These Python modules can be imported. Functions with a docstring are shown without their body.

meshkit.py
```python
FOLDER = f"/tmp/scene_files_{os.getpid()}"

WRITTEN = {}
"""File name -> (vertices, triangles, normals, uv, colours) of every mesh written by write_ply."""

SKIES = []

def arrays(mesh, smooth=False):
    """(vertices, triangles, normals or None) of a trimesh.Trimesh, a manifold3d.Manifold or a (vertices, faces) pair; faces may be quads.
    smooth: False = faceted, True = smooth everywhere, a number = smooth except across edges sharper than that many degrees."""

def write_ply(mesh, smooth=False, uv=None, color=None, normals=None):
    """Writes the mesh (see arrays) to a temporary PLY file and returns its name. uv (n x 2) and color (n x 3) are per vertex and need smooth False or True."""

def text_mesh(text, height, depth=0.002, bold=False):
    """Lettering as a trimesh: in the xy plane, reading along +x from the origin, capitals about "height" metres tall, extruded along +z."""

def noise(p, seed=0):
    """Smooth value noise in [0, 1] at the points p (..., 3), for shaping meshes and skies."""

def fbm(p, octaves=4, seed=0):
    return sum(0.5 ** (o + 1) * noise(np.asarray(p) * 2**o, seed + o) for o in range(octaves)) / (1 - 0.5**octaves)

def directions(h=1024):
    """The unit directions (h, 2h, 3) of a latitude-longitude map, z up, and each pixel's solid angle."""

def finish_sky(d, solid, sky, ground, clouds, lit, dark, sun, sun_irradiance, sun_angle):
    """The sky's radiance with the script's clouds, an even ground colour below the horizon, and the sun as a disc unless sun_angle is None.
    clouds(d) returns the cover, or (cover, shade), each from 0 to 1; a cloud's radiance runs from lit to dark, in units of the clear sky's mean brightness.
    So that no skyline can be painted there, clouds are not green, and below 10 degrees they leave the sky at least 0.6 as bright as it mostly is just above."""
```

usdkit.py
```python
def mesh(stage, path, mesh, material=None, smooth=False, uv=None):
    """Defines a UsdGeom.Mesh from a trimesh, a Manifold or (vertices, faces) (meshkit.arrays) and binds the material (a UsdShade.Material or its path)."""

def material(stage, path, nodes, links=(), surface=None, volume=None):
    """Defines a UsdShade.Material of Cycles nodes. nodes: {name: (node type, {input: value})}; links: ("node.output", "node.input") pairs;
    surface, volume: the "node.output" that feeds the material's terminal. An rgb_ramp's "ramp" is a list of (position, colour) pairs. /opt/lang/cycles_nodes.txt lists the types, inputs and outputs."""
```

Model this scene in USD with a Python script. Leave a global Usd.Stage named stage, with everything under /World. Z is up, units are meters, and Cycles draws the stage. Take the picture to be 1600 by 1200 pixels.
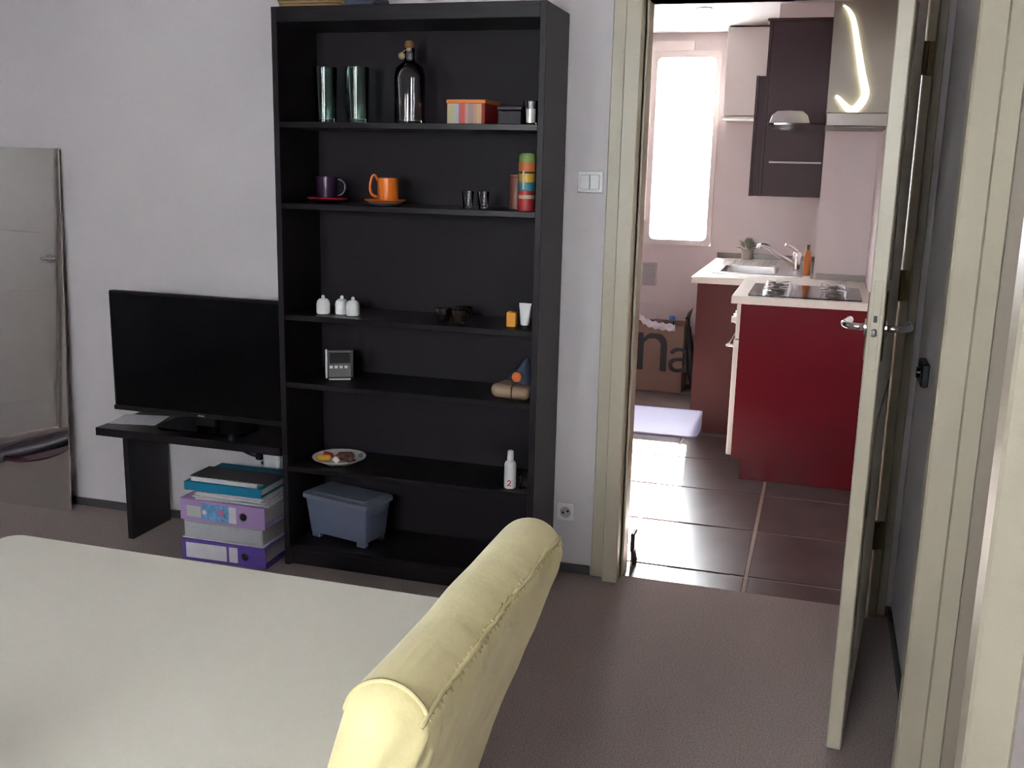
import math, random
import numpy as np, trimesh, manifold3d, shapely, usdkit, meshkit
from shapely.geometry import Polygon, box as sbox, Point
from pxr import Usd, UsdGeom, UsdLux, UsdShade, Gf, Sdf

stage = Usd.Stage.CreateInMemory()
UsdGeom.SetStageUpAxis(stage, UsdGeom.Tokens.z)
UsdGeom.SetStageMetersPerUnit(stage, 1.0)
UsdGeom.Xform.Define(stage, '/World')
random.seed(7); rng = np.random.default_rng(7)

# ---------------------------------------------------------------- camera, sky, sun, exposure
EXPOSURE = 3.07
cam = UsdGeom.Camera.Define(stage, '/World/camera')
R_ = np.array([0.95641, 0.29116, 0.02256]); U_ = np.array([-0.08249, 0.19524, 0.97728]); F_ = np.array([-0.28014, 0.93654, -0.21075])
EYE = (1.8487, -3.5262, 1.5)
M = Gf.Matrix4d(*[float(x) for x in (*R_, 0, *U_, 0, *(-F_), 0, *EYE, 1)])
cam.AddTransformOp().Set(M)
cam.CreateHorizontalApertureAttr(36.0); cam.CreateVerticalApertureAttr(27.0)
cam.CreateFocalLengthAttr(36.0 * 1585.0 / 1600.0)
cam.CreateClippingRangeAttr(Gf.Vec2f(0.05, 100.0))
cam.CreateExposureAttr(EXPOSURE)

sky = UsdLux.DomeLight.Define(stage, '/World/sky')              # bright overcast sky
sky.CreateIntensityAttr(2.2); sky.CreateColorAttr(Gf.Vec3f(0.95, 0.97, 1.0))
sun = UsdLux.DistantLight.Define(stage, '/World/sun')           # low sun through the kitchen window, falling on the tiles
sun.CreateIntensityAttr(9.0); sun.CreateNormalizeAttr(True); sun.CreateAngleAttr(1.2); sun.CreateColorAttr(Gf.Vec3f(1.0, 0.93, 0.86))
def aim(light, d):
    d = np.array(d, float); d /= np.linalg.norm(d)
    z = -d; x = np.cross([0, 0, 1.0], z); x /= np.linalg.norm(x); y = np.cross(z, x)
    light.AddTransformOp().Set(Gf.Matrix4d(*[float(v) for v in (*x, 0, *y, 0, *z, 0, 0, 0, 0, 1)]))
aim(sun, (0.085, -1.0, -0.625))

# ---------------------------------------------------------------- helpers
LOOKS = '/World/Looks'
UsdGeom.Scope.Define(stage, LOOKS)
MATS = {}
def mat(name, color, rough=0.5, metallic=0.0, noise=None, bump=None, color2=None, **extra):
    """principled material; noise=(scale, amount) varies colour, bump=(scale, strength)"""
    nodes = {'p': ('principled_bsdf', {'roughness': rough, 'metallic': metallic, **extra})}; links = []
    if noise or bump:
        nodes['tc'] = ('texture_coordinate', {})
        nodes['geo'] = ('geometry', {})
    if noise:
        sc, amt = noise[:2]; stretch = noise[2] if len(noise) > 2 else (1, 1, 1)
        c2 = color2 or tuple(c * (1 - amt) for c in color); c1 = color if color2 else tuple(min(1, c * (1 + amt)) for c in color)
        nodes['mp'] = ('mapping', {'scale': stretch}); nodes['n'] = ('noise_texture', {'scale': sc, 'detail': 4.0})
        nodes['rp'] = ('rgb_ramp', {'ramp': [(0.3, c2), (0.7, c1)]})
        links += [('geo.position', 'mp.vector'), ('mp.vector', 'n.vector'), ('n.fac', 'rp.fac'), ('rp.color', 'p.base_color')]
    else:
        nodes['p'][1]['base_color'] = color
    if bump:
        nodes['bn'] = ('noise_texture', {'scale': bump[0], 'detail': 3.0}); nodes['bp'] = ('bump', {'strength': bump[1], 'distance': bump[2] if len(bump) > 2 else 0.004})
        links += [('geo.position', 'bn.vector'), ('bn.fac', 'bp.height'), ('bp.normal', 'p.normal')]
    MATS[name] = usdkit.material(stage, f'{LOOKS}/{name}', nodes, links, surface='p.BSDF')
    return MATS[name]

COUNT = {}; ORIGIN = {}
def numbered(parent, name):
    k = COUNT.get((parent, name), 0); COUNT[(parent, name)] = k + 1
    return name if k == 0 else f'{name}_{k:03d}'
def setdata(prim, **kw):
    for k, v in kw.items():
        if v: prim.SetCustomDataByKey(k, v)
def thing(name, label, cat, loc=(0, 0, 0), group=None, kind=None):
    path = '/World/' + numbered('/World', name)
    x = UsdGeom.Xform.Define(stage, path); x.AddTranslateOp().Set(Gf.Vec3d(*map(float, loc)))
    ORIGIN[path] = np.array(loc, float)
    setdata(x.GetPrim(), label=label, category=cat, group=group, kind=kind)
    return path
def dup(root, name, loc, label, group=None, rz=0.0):
    path = '/World/' + numbered('/World', name)
    x = UsdGeom.Xform.Define(stage, path)
    x.GetPrim().GetReferences().AddInternalReference(root)
    x.ClearXformOpOrder(); x.AddTranslateOp(opSuffix='copy').Set(Gf.Vec3d(*map(float, loc)))
    if rz: x.AddRotateZOp(opSuffix='copy').Set(float(rz))
    x.GetPrim().SetInstanceable(True)
    was = stage.GetPrimAtPath(root).GetCustomData()
    setdata(x.GetPrim(), label=label, category=was.get('category'), group=group or was.get('group'))
    return path
def top_of(path):
    return '/'.join(path.split('/')[:3])
def part(name, mesh, material, parent, smooth=False, label=None, kind=None):
    """a part (or sub-part) given in world coordinates"""
    if hasattr(mesh, 'to_mesh'):
        m = mesh.to_mesh(); mesh = trimesh.Trimesh(m.vert_properties[:, :3], m.tri_verts, process=False)
    path = parent + '/' + numbered(parent, name)
    g = mesh.copy(); g.apply_translation(-ORIGIN[top_of(parent)])
    usdkit.mesh(stage, path, g, MATS[material] if isinstance(material, str) else material, smooth=smooth)
    if label or kind: setdata(stage.GetPrimAtPath(path), label=label, kind=kind)
    return path
def single(name, mesh, material, label, cat, smooth=False, group=None, kind=None):
    path = '/World/' + numbered('/World', name)
    usdkit.mesh(stage, path, mesh, MATS[material], smooth=smooth)
    setdata(stage.GetPrimAtPath(path), label=label, category=cat, group=group, kind=kind)
    return path
def struct(name, label=None):
    path = '/World/' + numbered('/World', name)
    x = UsdGeom.Xform.Define(stage, path); ORIGIN[path] = np.zeros(3)
    setdata(x.GetPrim(), kind='structure', label=label)
    return path
def smesh(name, mesh, material, label=None, smooth=False):
    path = '/World/' + numbered('/World', name)
    usdkit.mesh(stage, path, mesh, MATS[material], smooth=smooth)
    setdata(stage.GetPrimAtPath(path), kind='structure', label=label)
    return path

def cat(*ms): return trimesh.util.concatenate([m for m in ms])
def bx(x0, x1, y0, y1, z0, z1):
    m = trimesh.creation.box((x1 - x0, y1 - y0, z1 - z0)); m.apply_translation(((x0 + x1) / 2, (y0 + y1) / 2, (z0 + z1) / 2)); return m
def rb(x0, x1, y0, y1, z0, z1, r=0.003):
    """box with chamfered edges"""
    r = min(r, (x1 - x0) / 2.01, (y1 - y0) / 2.01, (z1 - z0) / 2.01); pts = []
    for X, sx in ((x0, 1), (x1, -1)):
        for Y, sy in ((y0, 1), (y1, -1)):
            for Z, sz in ((z0, 1), (z1, -1)):
                pts += [(X, Y + sy * r, Z + sz * r), (X + sx * r, Y, Z + sz * r), (X + sx * r, Y + sy * r, Z)]
    return trimesh.convex.convex_hull(np.array(pts))
def lathe(prof, c=(0, 0, 0), n=32):
    """closed or open profile of (r, z)"""
    prof = np.array(prof, float); a = np.arange(n) * 2 * np.pi / n; k = len(prof)
    v = np.stack([np.outer(np.cos(a), prof[:, 0]), np.outer(np.sin(a), prof[:, 0]), np.tile(prof[:, 1], (n, 1))], -1).reshape(-1, 3)
    f = []
    for i in range(n):
        j = (i + 1) % n
        for q in range(k - 1):
            A, B, C, D = i * k + q, j * k + q, j * k + q + 1, i * k + q + 1
            if prof[q, 0] > 1e-9: f.append((A, B, C))
            if prof[q + 1, 0] > 1e-9: f.append((A, C, D))
    m = trimesh.Trimesh(v, f, process=True); m.apply_translation(c); return m
def cyl(c, r, h, n=24, r2=None, bev=0.0):
    r2 = r if r2 is None else r2
    p = [(0, 0), (r - bev, 0), (r, bev), (r2, h - bev), (r2 - bev, h), (0, h)] if bev else [(0, 0), (r, 0), (r2, h), (0, h)]
    return lathe(p, c, n)
def tube(pts, r, sides=10, cap=True):
    p = np.array(pts, float); k = len(p); r = np.broadcast_to(r, (k,))
    t = np.gradient(p, axis=0); t /= np.linalg.norm(t, axis=1, keepdims=True)
    a = np.cross(t[0], [0, 0, 1.0] if abs(t[0][2]) < 0.9 else [1.0, 0, 0]); a /= np.linalg.norm(a); A = []
    for i in range(k):
        a = a - t[i] * (a @ t[i]); a /= np.linalg.norm(a); A.append(a.copy())
    A = np.array(A); B = np.cross(t, A); ang = np.arange(sides) * 2 * np.pi / sides
    v = (p[:, None] + r[:, None, None] * (np.cos(ang)[None, :, None] * A[:, None] + np.sin(ang)[None, :, None] * B[:, None])).reshape(-1, 3)
    f = []
    for i in range(k - 1):
        for j in range(sides):
            q = (j + 1) % sides
            f += [(i * sides + j, i * sides + q, (i + 1) * sides + q), (i * sides + j, (i + 1) * sides + q, (i + 1) * sides + j)]
    if cap:
        v = np.vstack([v, p[0], p[-1]]); n0 = len(v) - 2
        for j in range(sides):
            q = (j + 1) % sides; f += [(n0, q, j), (n0 + 1, (k - 1) * sides + j, (k - 1) * sides + q)]
    m = trimesh.Trimesh(v, f, process=False); trimesh.repair.fix_normals(m); return m
def spline(pts, n=40):
    from scipy.interpolate import CubicSpline
    p = np.array(pts, float); s = np.r_[0, np.cumsum(np.linalg.norm(np.diff(p, axis=0), axis=1))]
    return CubicSpline(s, p)(np.linspace(0, s[-1], n))
def prism(poly, d0, d1, axis='z'):
    """polygon extruded: axis z: (x,y); axis y: polygon is (x,z); axis x: polygon is (y,z)"""
    gs = getattr(poly, 'geoms', [poly]); out = []
    for g in gs:
        m = trimesh.creation.extrude_polygon(g, d1 - d0, engine='earcut'); v = m.vertices.copy(); v[:, 2] += d0
        if axis == 'y': v = v[:, [0, 2, 1]]
        if axis == 'x': v = v[:, [2, 0, 1]]
        m = trimesh.Trimesh(v, m.faces, process=False); trimesh.repair.fix_normals(m)
        out.append(m)
    return cat(*out)
def rot(m, deg, axis='z', about=(0, 0, 0)):
    m = m.copy(); m.apply_transform(trimesh.transformations.rotation_matrix(math.radians(deg), {'x': (1, 0, 0), 'y': (0, 1, 0), 'z': (0, 0, 1)}[axis], about)); return m
def move(m, d):
    m = m.copy(); m.apply_translation(d); return m
def hull_spheres(pts, n=3):
    out = []
    for (x, y, z, r) in pts:
        s = trimesh.creation.icosphere(n, r); out.append(s.vertices + (x, y, z))
    return trimesh.convex.convex_hull(np.vstack(out))
def ball(c, r, n=3, s=(1, 1, 1)):
    m = trimesh.creation.icosphere(n, r); m.apply_scale(s); m.apply_translation(c); return m
def rrect(x0, x1, y0, y1, r):
    return sbox(x0 + r, y0 + r, x1 - r, y1 - r).buffer(r, quad_segs=6)

# ---------------------------------------------------------------- materials
mat('wall_paint', (0.615, 0.580, 0.600), 0.85, noise=(2.2, 0.025), bump=(160, 0.12, 0.002))
mat('kitchen_paint', (0.66, 0.58, 0.585), 0.8, noise=(2.0, 0.03))
mat('ceiling_paint', (0.62, 0.58, 0.575), 0.9)
mat('cream_gloss', (0.49, 0.445, 0.345), 0.38, noise=(3, 0.03))
mat('white_gloss', (0.70, 0.69, 0.66), 0.35)
mat('door_white', (0.60, 0.56, 0.53), 0.45, noise=(2, 0.03))
mat('carpet', (0.365, 0.30, 0.285), 0.95, noise=(210, 0.36), bump=(420, 0.7, 0.006))
mat('cream_shaded', (0.34, 0.29, 0.235), 0.5)  # frame cream darkened, the shade of the recessed stop put into its colour
mat('foot_shadow', (0.07, 0.065, 0.07), 0.7)  # dark tone stands in for the contact shadow at the wall foot
mat('tile', (0.115, 0.088, 0.086), 0.27, noise=(5, 0.14))
mat('grout', (0.40, 0.33, 0.29), 0.9, noise=(60, 0.12))
mat('black_wood', (0.0125, 0.0095, 0.012), 0.42, noise=(14, 0.35, (9, 9, 0.5)), specular_ior_level=0.28)
mat('black_wood_shelf', (0.0115, 0.0095, 0.012), 0.30, noise=(14, 0.35, (0.5, 9, 9)), specular_ior_level=0.3)
mat('black_back', (0.0135, 0.010, 0.0135), 0.6, specular_ior_level=0.25)
mat('tv_screen', (0.002, 0.002, 0.003), 0.12, specular_ior_level=0.3)
mat('tv_plastic', (0.006, 0.006, 0.007), 0.35, specular_ior_level=0.3)
mat('table_top', (0.76, 0.74, 0.655), 0.45, noise=(3, 0.02))
mat('table_edge', (0.55, 0.50, 0.40), 0.5)
mat('suede', (0.73, 0.645, 0.33), 0.9, noise=(9, 0.10), bump=(55, 0.25, 0.004), sheen_weight=0.25)
mat('suede_seam', (0.62, 0.54, 0.29), 0.95)
mat('dark_leg', (0.05, 0.03, 0.02), 0.5)
mat('mirror', (0.86, 0.87, 0.87), 0.01, 1.0)
mat('mirror_back', (0.20, 0.15, 0.11), 0.7)
mat('chrome', (0.72, 0.72, 0.74), 0.14, 1.0)
mat('steel', (0.17, 0.15, 0.135), 0.45, 1.0)
mat('sink_steel', (0.62, 0.60, 0.60), 0.32, 1.0)
mat('dark_steel', (0.16, 0.14, 0.13), 0.35, 0.9)
mat('brass_dark', (0.22, 0.17, 0.09), 0.4, 0.8)
mat('red_gloss', (0.115, 0.004, 0.010), 0.22, noise=(2, 0.12), specular_ior_level=0.25)
mat('brown_front', (0.088, 0.022, 0.022), 0.40, noise=(3, 0.1), specular_ior_level=0.2)
mat('aubergine', (0.046, 0.021, 0.026), 0.42, noise=(3, 0.1), specular_ior_level=0.25)
mat('worktop', (0.70, 0.66, 0.60), 0.35, noise=(40, 0.04))
mat('hob_glass', (0.012, 0.011, 0.012), 0.12)
mat('enamel_white', (0.70, 0.68, 0.64), 0.3)
mat('pvc', (0.72, 0.66, 0.64), 0.4)
mat('grey_plastic', (0.42, 0.40, 0.41), 0.5)
mat('clock_grey', (0.11, 0.10, 0.10), 0.5)
mat('black_plastic', (0.012, 0.012, 0.014), 0.45)
mat('white_plastic', (0.72, 0.72, 0.74), 0.4)
mat('white_porcelain', (0.80, 0.80, 0.80), 0.25)
mat('paper', (0.70, 0.69, 0.73), 0.8, noise=(30, 0.05))
mat('paper_grey', (0.50, 0.52, 0.55), 0.8, noise=(60, 0.12, (1, 1, 12)))
mat('dark_card', (0.05, 0.05, 0.055), 0.7)
mat('purple_card', (0.13, 0.07, 0.40), 0.5)
mat('lilac_card', (0.42, 0.27, 0.55), 0.5)
mat('teal_card', (0.0, 0.20, 0.33), 0.45)
mat('pale_green_label', (0.50, 0.56, 0.50), 0.7)
mat('blue_label', (0.16, 0.38, 0.68), 0.6, noise=(70, 0.3))
mat('pink_print', (0.62, 0.20, 0.42), 0.6)
mat('box_blue', (0.15, 0.18, 0.27), 0.35, noise=(4, 0.08))
mat('box_lid', (0.19, 0.21, 0.28), 0.3)
mat('orange_glaze', (0.75, 0.17, 0.012), 0.25)
mat('purple_glaze', (0.024, 0.010, 0.038), 0.2)
mat('red_glaze', (0.42, 0.02, 0.035), 0.25)
mat('grey_glaze', (0.22, 0.21, 0.28), 0.3)
mat('orange_lid', (0.72, 0.23, 0.06), 0.5)
mat('red_side', (0.26, 0.018, 0.015), 0.5)
for n, c in dict(stripe_cream=(.55, .50, .30), stripe_blue=(.38, .42, .52), stripe_red=(.60, .10, .09), stripe_pink=(.60, .30, .26), stripe_taupe=(.36, .30, .27), stripe_sand=(.62, .42, .22),
                 can_red=(.42, .02, .03), can_teal=(.04, .22, .30), can_yellow=(.62, .38, .04), can_green=(.20, .36, .10), can_orange=(.62, .16, .04), tin_brown=(.19, .065, .045),
                 candy_yellow=(.70, .38, .02), candy_red=(.50, .02, .05), candy_blue=(.05, .12, .30), candy_brown=(.10, .035, .02), candle_orange=(.80, .32, .01), beige_suede=(.36, .25, .17),
                 navy_cloth=(.035, .045, .08), badge_orange=(.70, .16, .03), red_print=(.60, .03, .04), cork=(.42, .34, .22), wicker=(.28, .18, .08), carton=(.26, .155, .11),
                 carton_print=(.02, .018, .025), blue_cap=(.06, .22, .62), soap_orange=(.50, .15, .02), leaf=(.20, .22, .16), pot_grey=(.30, .27, .24), bag_dark=(.03, .015, .03), bag_red=(.10, .025, .05),
                 mat_blue=(.52, .55, .80), olive_dot=(.12, .16, .05), amber=(.20, .10, .03)).items():
    mat(n, c, 0.45)
mat('wick_white', (0.78, 0.76, 0.70), 0.6)

def glass_mat(name, tint):                       # thin-walled drinking glass
    MATS[name] = usdkit.material(stage, f'{LOOKS}/{name}', {'t': ('transparent_bsdf', {'color': tint}), 'g': ('glossy_bsdf', {'roughness': 0.03, 'color': (1, 1, 1)}), 'f': ('fresnel', {'IOR': 1.42}), 'm': ('mix_closure', {})},
                                 [('f.fac', 'm.fac'), ('t.BSDF', 'm.closure1'), ('g.BSDF', 'm.closure2')], surface='m.closure')
glass_mat('glass_green', (0.78, 0.93, 0.87)); glass_mat('glass_clear', (0.95, 0.95, 0.96)); glass_mat('glass_smoke', (0.62, 0.57, 0.55))
MATS['pane'] = usdkit.material(stage, f'{LOOKS}/pane', {'t': ('transparent_bsdf', {'color': (0.97, 0.98, 0.98)}), 'g': ('glossy_bsdf', {'roughness': 0.02, 'color': (1, 1, 1)}), 'f': ('fresnel', {'IOR': 1.4}), 'm': ('mix_closure', {})},
                               [('f.fac', 'm.fac'), ('t.BSDF', 'm.closure1'), ('g.BSDF', 'm.closure2')], surface='m.closure')
def emit(name, color, strength):
    MATS[name] = usdkit.material(stage, f'{LOOKS}/{name}', {'e': ('emission', {'color': color, 'strength': strength})}, [], surface='e.emission')
emit('neon', (1.0, 1.0, 0.62), 1.1); emit('spot_glow', (1.0, 0.93, 0.85), 0.6)

# ---------------------------------------------------------------- room shell
XR, XL, YF, ZC = 2.185, -2.60, -5.0, 2.55          # living room: right wall, left wall, wall behind the camera, ceiling
KR, KL, KF, KC = 2.10, -0.70, 3.62, 2.39           # kitchen: right wall, left wall, far wall, ceiling
DL, DR, DH = 1.228, 2.105, 2.05                    # the doorway between them

smesh('floor', bx(XL - .1, XR + .5, YF - .1, 0.03, -0.06, 0.0), 'carpet', 'brown-grey carpet of the living room')
kf = struct('floor', 'dark tiled floor of the kitchen with pale grout')
part('grout', bx(KL, KR, 0.03, KF, -0.06, -0.004), 'grout', kf)
xs = [-0.7, -0.295, 0.199, 0.693, 1.186, 1.680, 2.10]; ys = [0.03, 0.180, 0.697, 1.213, 1.730, 2.247, 2.764, 3.281, 3.62]; g = .007
for i in range(len(xs) - 1):
    for j in range(len(ys) - 1):
        part('tile', rb(xs[i] + (g if i else 0), xs[i + 1] - g, ys[j] + (g if j else 0), ys[j + 1] - g, -0.012, rng.uniform(-.0006, .0004), .0025), 'tile', kf)

smesh('wall_back', cat(bx(XL, DL - .0, 0, .10, 0, ZC), bx(DR, XR + .15, 0, .10, 0, ZC), bx(DL, DR, 0, .10, DH, ZC)), 'wall_paint', 'pale wall behind the bookshelf with the doorway to the kitchen')
ddy0, ddy1 = -1.085, -1.93                          # door opening in the right wall
smesh('wall_right', cat(bx(XR, XR + .15, ddy0, 0, 0, ZC), bx(XR, XR + .15, YF, ddy1, 0, ZC), bx(XR, XR + .15, ddy1, ddy0, 2.06, ZC)), 'wall_paint', 'right-hand wall of the living room')
ldy0, ldy1 = -1.74, -0.88                           # closed door in the left wall, seen in the mirror
smesh('wall_left', cat(bx(XL - .12, XL, YF, ldy0, 0, ZC), bx(XL - .12, XL, ldy1, 0.1, 0, ZC), bx(XL - .12, XL, ldy0, ldy1, 2.06, ZC)), 'wall_paint', 'left-hand wall of the living room')
W2 = (-0.70, -0.14, 1.22, 2.28); W1 = (0.80, 1.50, 1.02, 2.28)
smesh('wall_front', cat(bx(XL, W2[0], YF - .25, YF, 0, ZC), bx(W2[0], W2[1], YF - .25, YF, 0, W2[2]), bx(W2[0], W2[1], YF - .25, YF, W2[3], ZC), bx(W2[1], W1[0], YF - .25, YF, 0, ZC),
                        bx(W1[0], W1[1], YF - .25, YF, 0, W1[2]), bx(W1[0], W1[1], YF - .25, YF, W1[3], ZC), bx(W1[1], XR + .15, YF - .25, YF, 0, ZC)), 'wall_paint', 'wall with the two living room windows')
smesh('ceiling', bx(XL - .12, XR + .15, YF - .25, .10, ZC, ZC + .1), 'ceiling_paint', 'living room ceiling')
WK = (0.66, 1.115, 0.985, 2.27)
smesh('wall_back', cat(bx(KL, WK[0], KF, KF + .25, -.06, KC + .2), bx(WK[1], KR + .1, KF, KF + .25, -.06, KC + .2), bx(WK[0], WK[1], KF, KF + .25, -.06, WK[2]), bx(WK[0], WK[1], KF, KF + .25, WK[3], KC + .2)), 'kitchen_paint', 'far kitchen wall around the narrow window')
smesh('wall_right', cat(bx(KR, KR + .1, .10, KF, -.06, KC + .2), bx(1.82, KR, 2.45, KF, -.06, KC)), 'kitchen_paint', 'right-hand kitchen wall with its projecting pier')
smesh('wall_left', bx(KL - .1, KL, .10, KF, -.06, KC + .2), 'kitchen_paint', 'left-hand kitchen wall')
smesh('wall_front', cat(bx(KL, DL, .10, .13, -.06, KC), bx(DR, KR, .10, .13, -.06, KC), bx(DL, DR, .10, .13, DH, KC)), 'kitchen_paint', 'kitchen side of the partition')
smesh('ceiling', bx(KL - .1, KR + .1, .10, KF + .25, KC, KC + .1), 'ceiling_paint', 'white kitchen ceiling')
smesh('trim_5', bx(1.53, 1.82, 2.46, KF, 2.305, KC), 'kitchen_paint', 'boxed bulkhead above the dark wall cabinets')

# low dark strips put in for the contact shadow along the walls
smesh('foot_shadow_back', cat(rb(XL, 1.115, -.012, 0, 0, .035), rb(2.165, XR, -.012, 0, 0, .035)), 'foot_shadow', 'low dark strip standing in for the contact shadow under the bookshelf wall')
smesh('foot_shadow_right', cat(rb(XR - .012, XR, -1.03, -.02, 0, .035), rb(XR - .012, XR, YF, -2.0, 0, .035)), 'foot_shadow', 'low dark strip standing in for the contact shadow of the right wall')
smesh('foot_shadow_left', cat(rb(XL, XL + .012, YF, ldy0 - .08, 0, .035), rb(XL, XL + .012, ldy1 + .08, -.02, 0, .035)), 'foot_shadow', 'low dark strip standing in for the contact shadow of the left wall')

# doorway posts and casings
t = struct('trim_1', 'cream door post and casing left of the kitchen doorway')
part('post', rb(1.172, DL, -.055, .13, 0, DH + .04, .004), 'cream_gloss', t); part('casing', rb(1.122, 1.172, -.016, 0, 0, DH + .05, .004), 'cream_gloss', t)
part('stop', rb(DL, DL + .010, .02, .11, 0, DH, .003), 'cream_gloss', t)
t = struct('trim_2', 'cream door post and casing right of the kitchen doorway')
part('post', rb(DR, 2.135, -.03, .13, 0, DH + .04, .004), 'cream_gloss', t); part('casing', rb(2.135, 2.165, -.016, 0, 0, DH + .05, .004), 'cream_gloss', t)
t = struct('trim_3', 'cream lintel over the kitchen doorway')
part('lintel', rb(DL, DR, -.05, .13, DH, DH + .04, .004), 'cream_gloss', t)
t = struct('trim_4', 'stepped cream door frame in the right wall')
part('casing', rb(2.126, XR + .002, -1.105, -1.035, 0, 2.14, .005), 'cream_gloss', t)
part('jamb', rb(XR, 2.229, -1.100, -1.085, 0, 2.06, .003), 'cream_gloss', t)
part('stop', rb(2.229, 2.305, -1.091, -1.085, 0, 2.06, .002), 'cream_shaded', t)
part('casing', rb(2.118, XR, -2.0, -1.93, 0, 2.14, .005), 'cream_gloss', t)
part('header', rb(2.118, XR, -1.93, -1.105, 2.06, 2.14, .005), 'cream_gloss', t)
part('jamb', rb(XR, 2.30, -1.93, -1.915, 0, 2.06, .003), 'cream_gloss', t)
part('header', rb(XR, 2.30, -1.915, -1.10, 2.045, 2.06, .003), 'cream_gloss', t)

# lever handle builder: neck leaves the leaf along +n, lever runs along d
def lever(parent, base, n, d, length=.115, neck=.055, material='chrome'):
    b, n, d = (np.array(q, float) for q in (base, n, d))
    hp = part('lever_handle', tube(np.vstack([spline([b, b + n * neck * .75, b + n * neck + d * .02, b + n * neck + d * length * .6, b + n * (neck - .004) + d * length], 24)]), .0088, 12), material, parent, smooth=50, label='chrome lever handle')
    q = np.cross(n, [0, 0, 1.0])
    pts = [b + q * .021 * math.cos(a) + np.array([0, 0, 1.0]) * .021 * math.sin(a) for a in np.linspace(0, 2 * np.pi, 20, endpoint=False)]
    part('rosette', trimesh.convex.convex_hull(np.vstack([np.array(pts), np.array(pts) * 1 + n * .007 ])), material, hp)
    return hp

# door_1: the open leaf seen edge-on
t = struct('door_1', 'cream kitchen door standing open towards the camera, seen edge-on')
e = np.array([-.093, -.925, 0]); e /= np.linalg.norm(e); nr = np.array([-e[1], e[0], 0])   # along the leaf towards its free edge; normal to the right
if nr[0] < 0: nr = -nr
hinge = np.array([2.100, -.035, 0]); Lw, Th = .930, .037
def leafbox(a0, a1, n0, n1, z0, z1, r=.003):
    m = rb(a0, a1, n0, n1, z0, z1, r); v = m.vertices
    w = hinge + np.outer(v[:, 0], e) + np.outer(v[:, 1], nr) + np.outer(v[:, 2], [0, 0, 1.0])
    m = trimesh.Trimesh(w, m.faces, process=False); trimesh.repair.fix_normals(m); return m
leaf = part('leaf', leafbox(0, Lw, -Th, 0, .012, 2.035), 'cream_gloss', t)
for k, (a0, a1, z0, z1) in enumerate(((.12, .80, .18, .86), (.12, .80, 1.24, 1.90))):
    part('panel_moulding', leafbox(a0, a1, 0, .004, z0, z1, .003), 'cream_gloss', leaf); part('panel_moulding', leafbox(a0, a1, -Th - .004, -Th, z0, z1, .003), 'cream_gloss', leaf)
part('lock_plate', leafbox(Lw - .001, Lw + .0015, -Th + .008, -.008, 1.03, 1.25, .001), 'cream_gloss', t)
part('latch', leafbox(Lw, Lw + .010, -Th + .012, -.013, 1.115, 1.135, .003), 'chrome', t)
part('key_hole', leafbox(Lw + .0012, Lw + .0022, -Th + .014, -.015, 1.150, 1.166, .0003), 'black_plastic', t)
hb = hinge + e * (Lw - .058)
lever(t, hb + np.array([0, 0, 1.130]) + nr * .001, nr, -e); lever(t, hb + np.array([0, 0, 1.130]) - nr * (Th + .001), -nr, -e)
part('escutcheon', leafbox(Lw - .08, Lw - .036, 0, .004, 1.05, 1.22, .002), 'brass_dark', t); part('escutcheon', leafbox(Lw - .08, Lw - .036, -Th - .004, -Th, 1.05, 1.22, .002), 'brass_dark', t)
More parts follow.
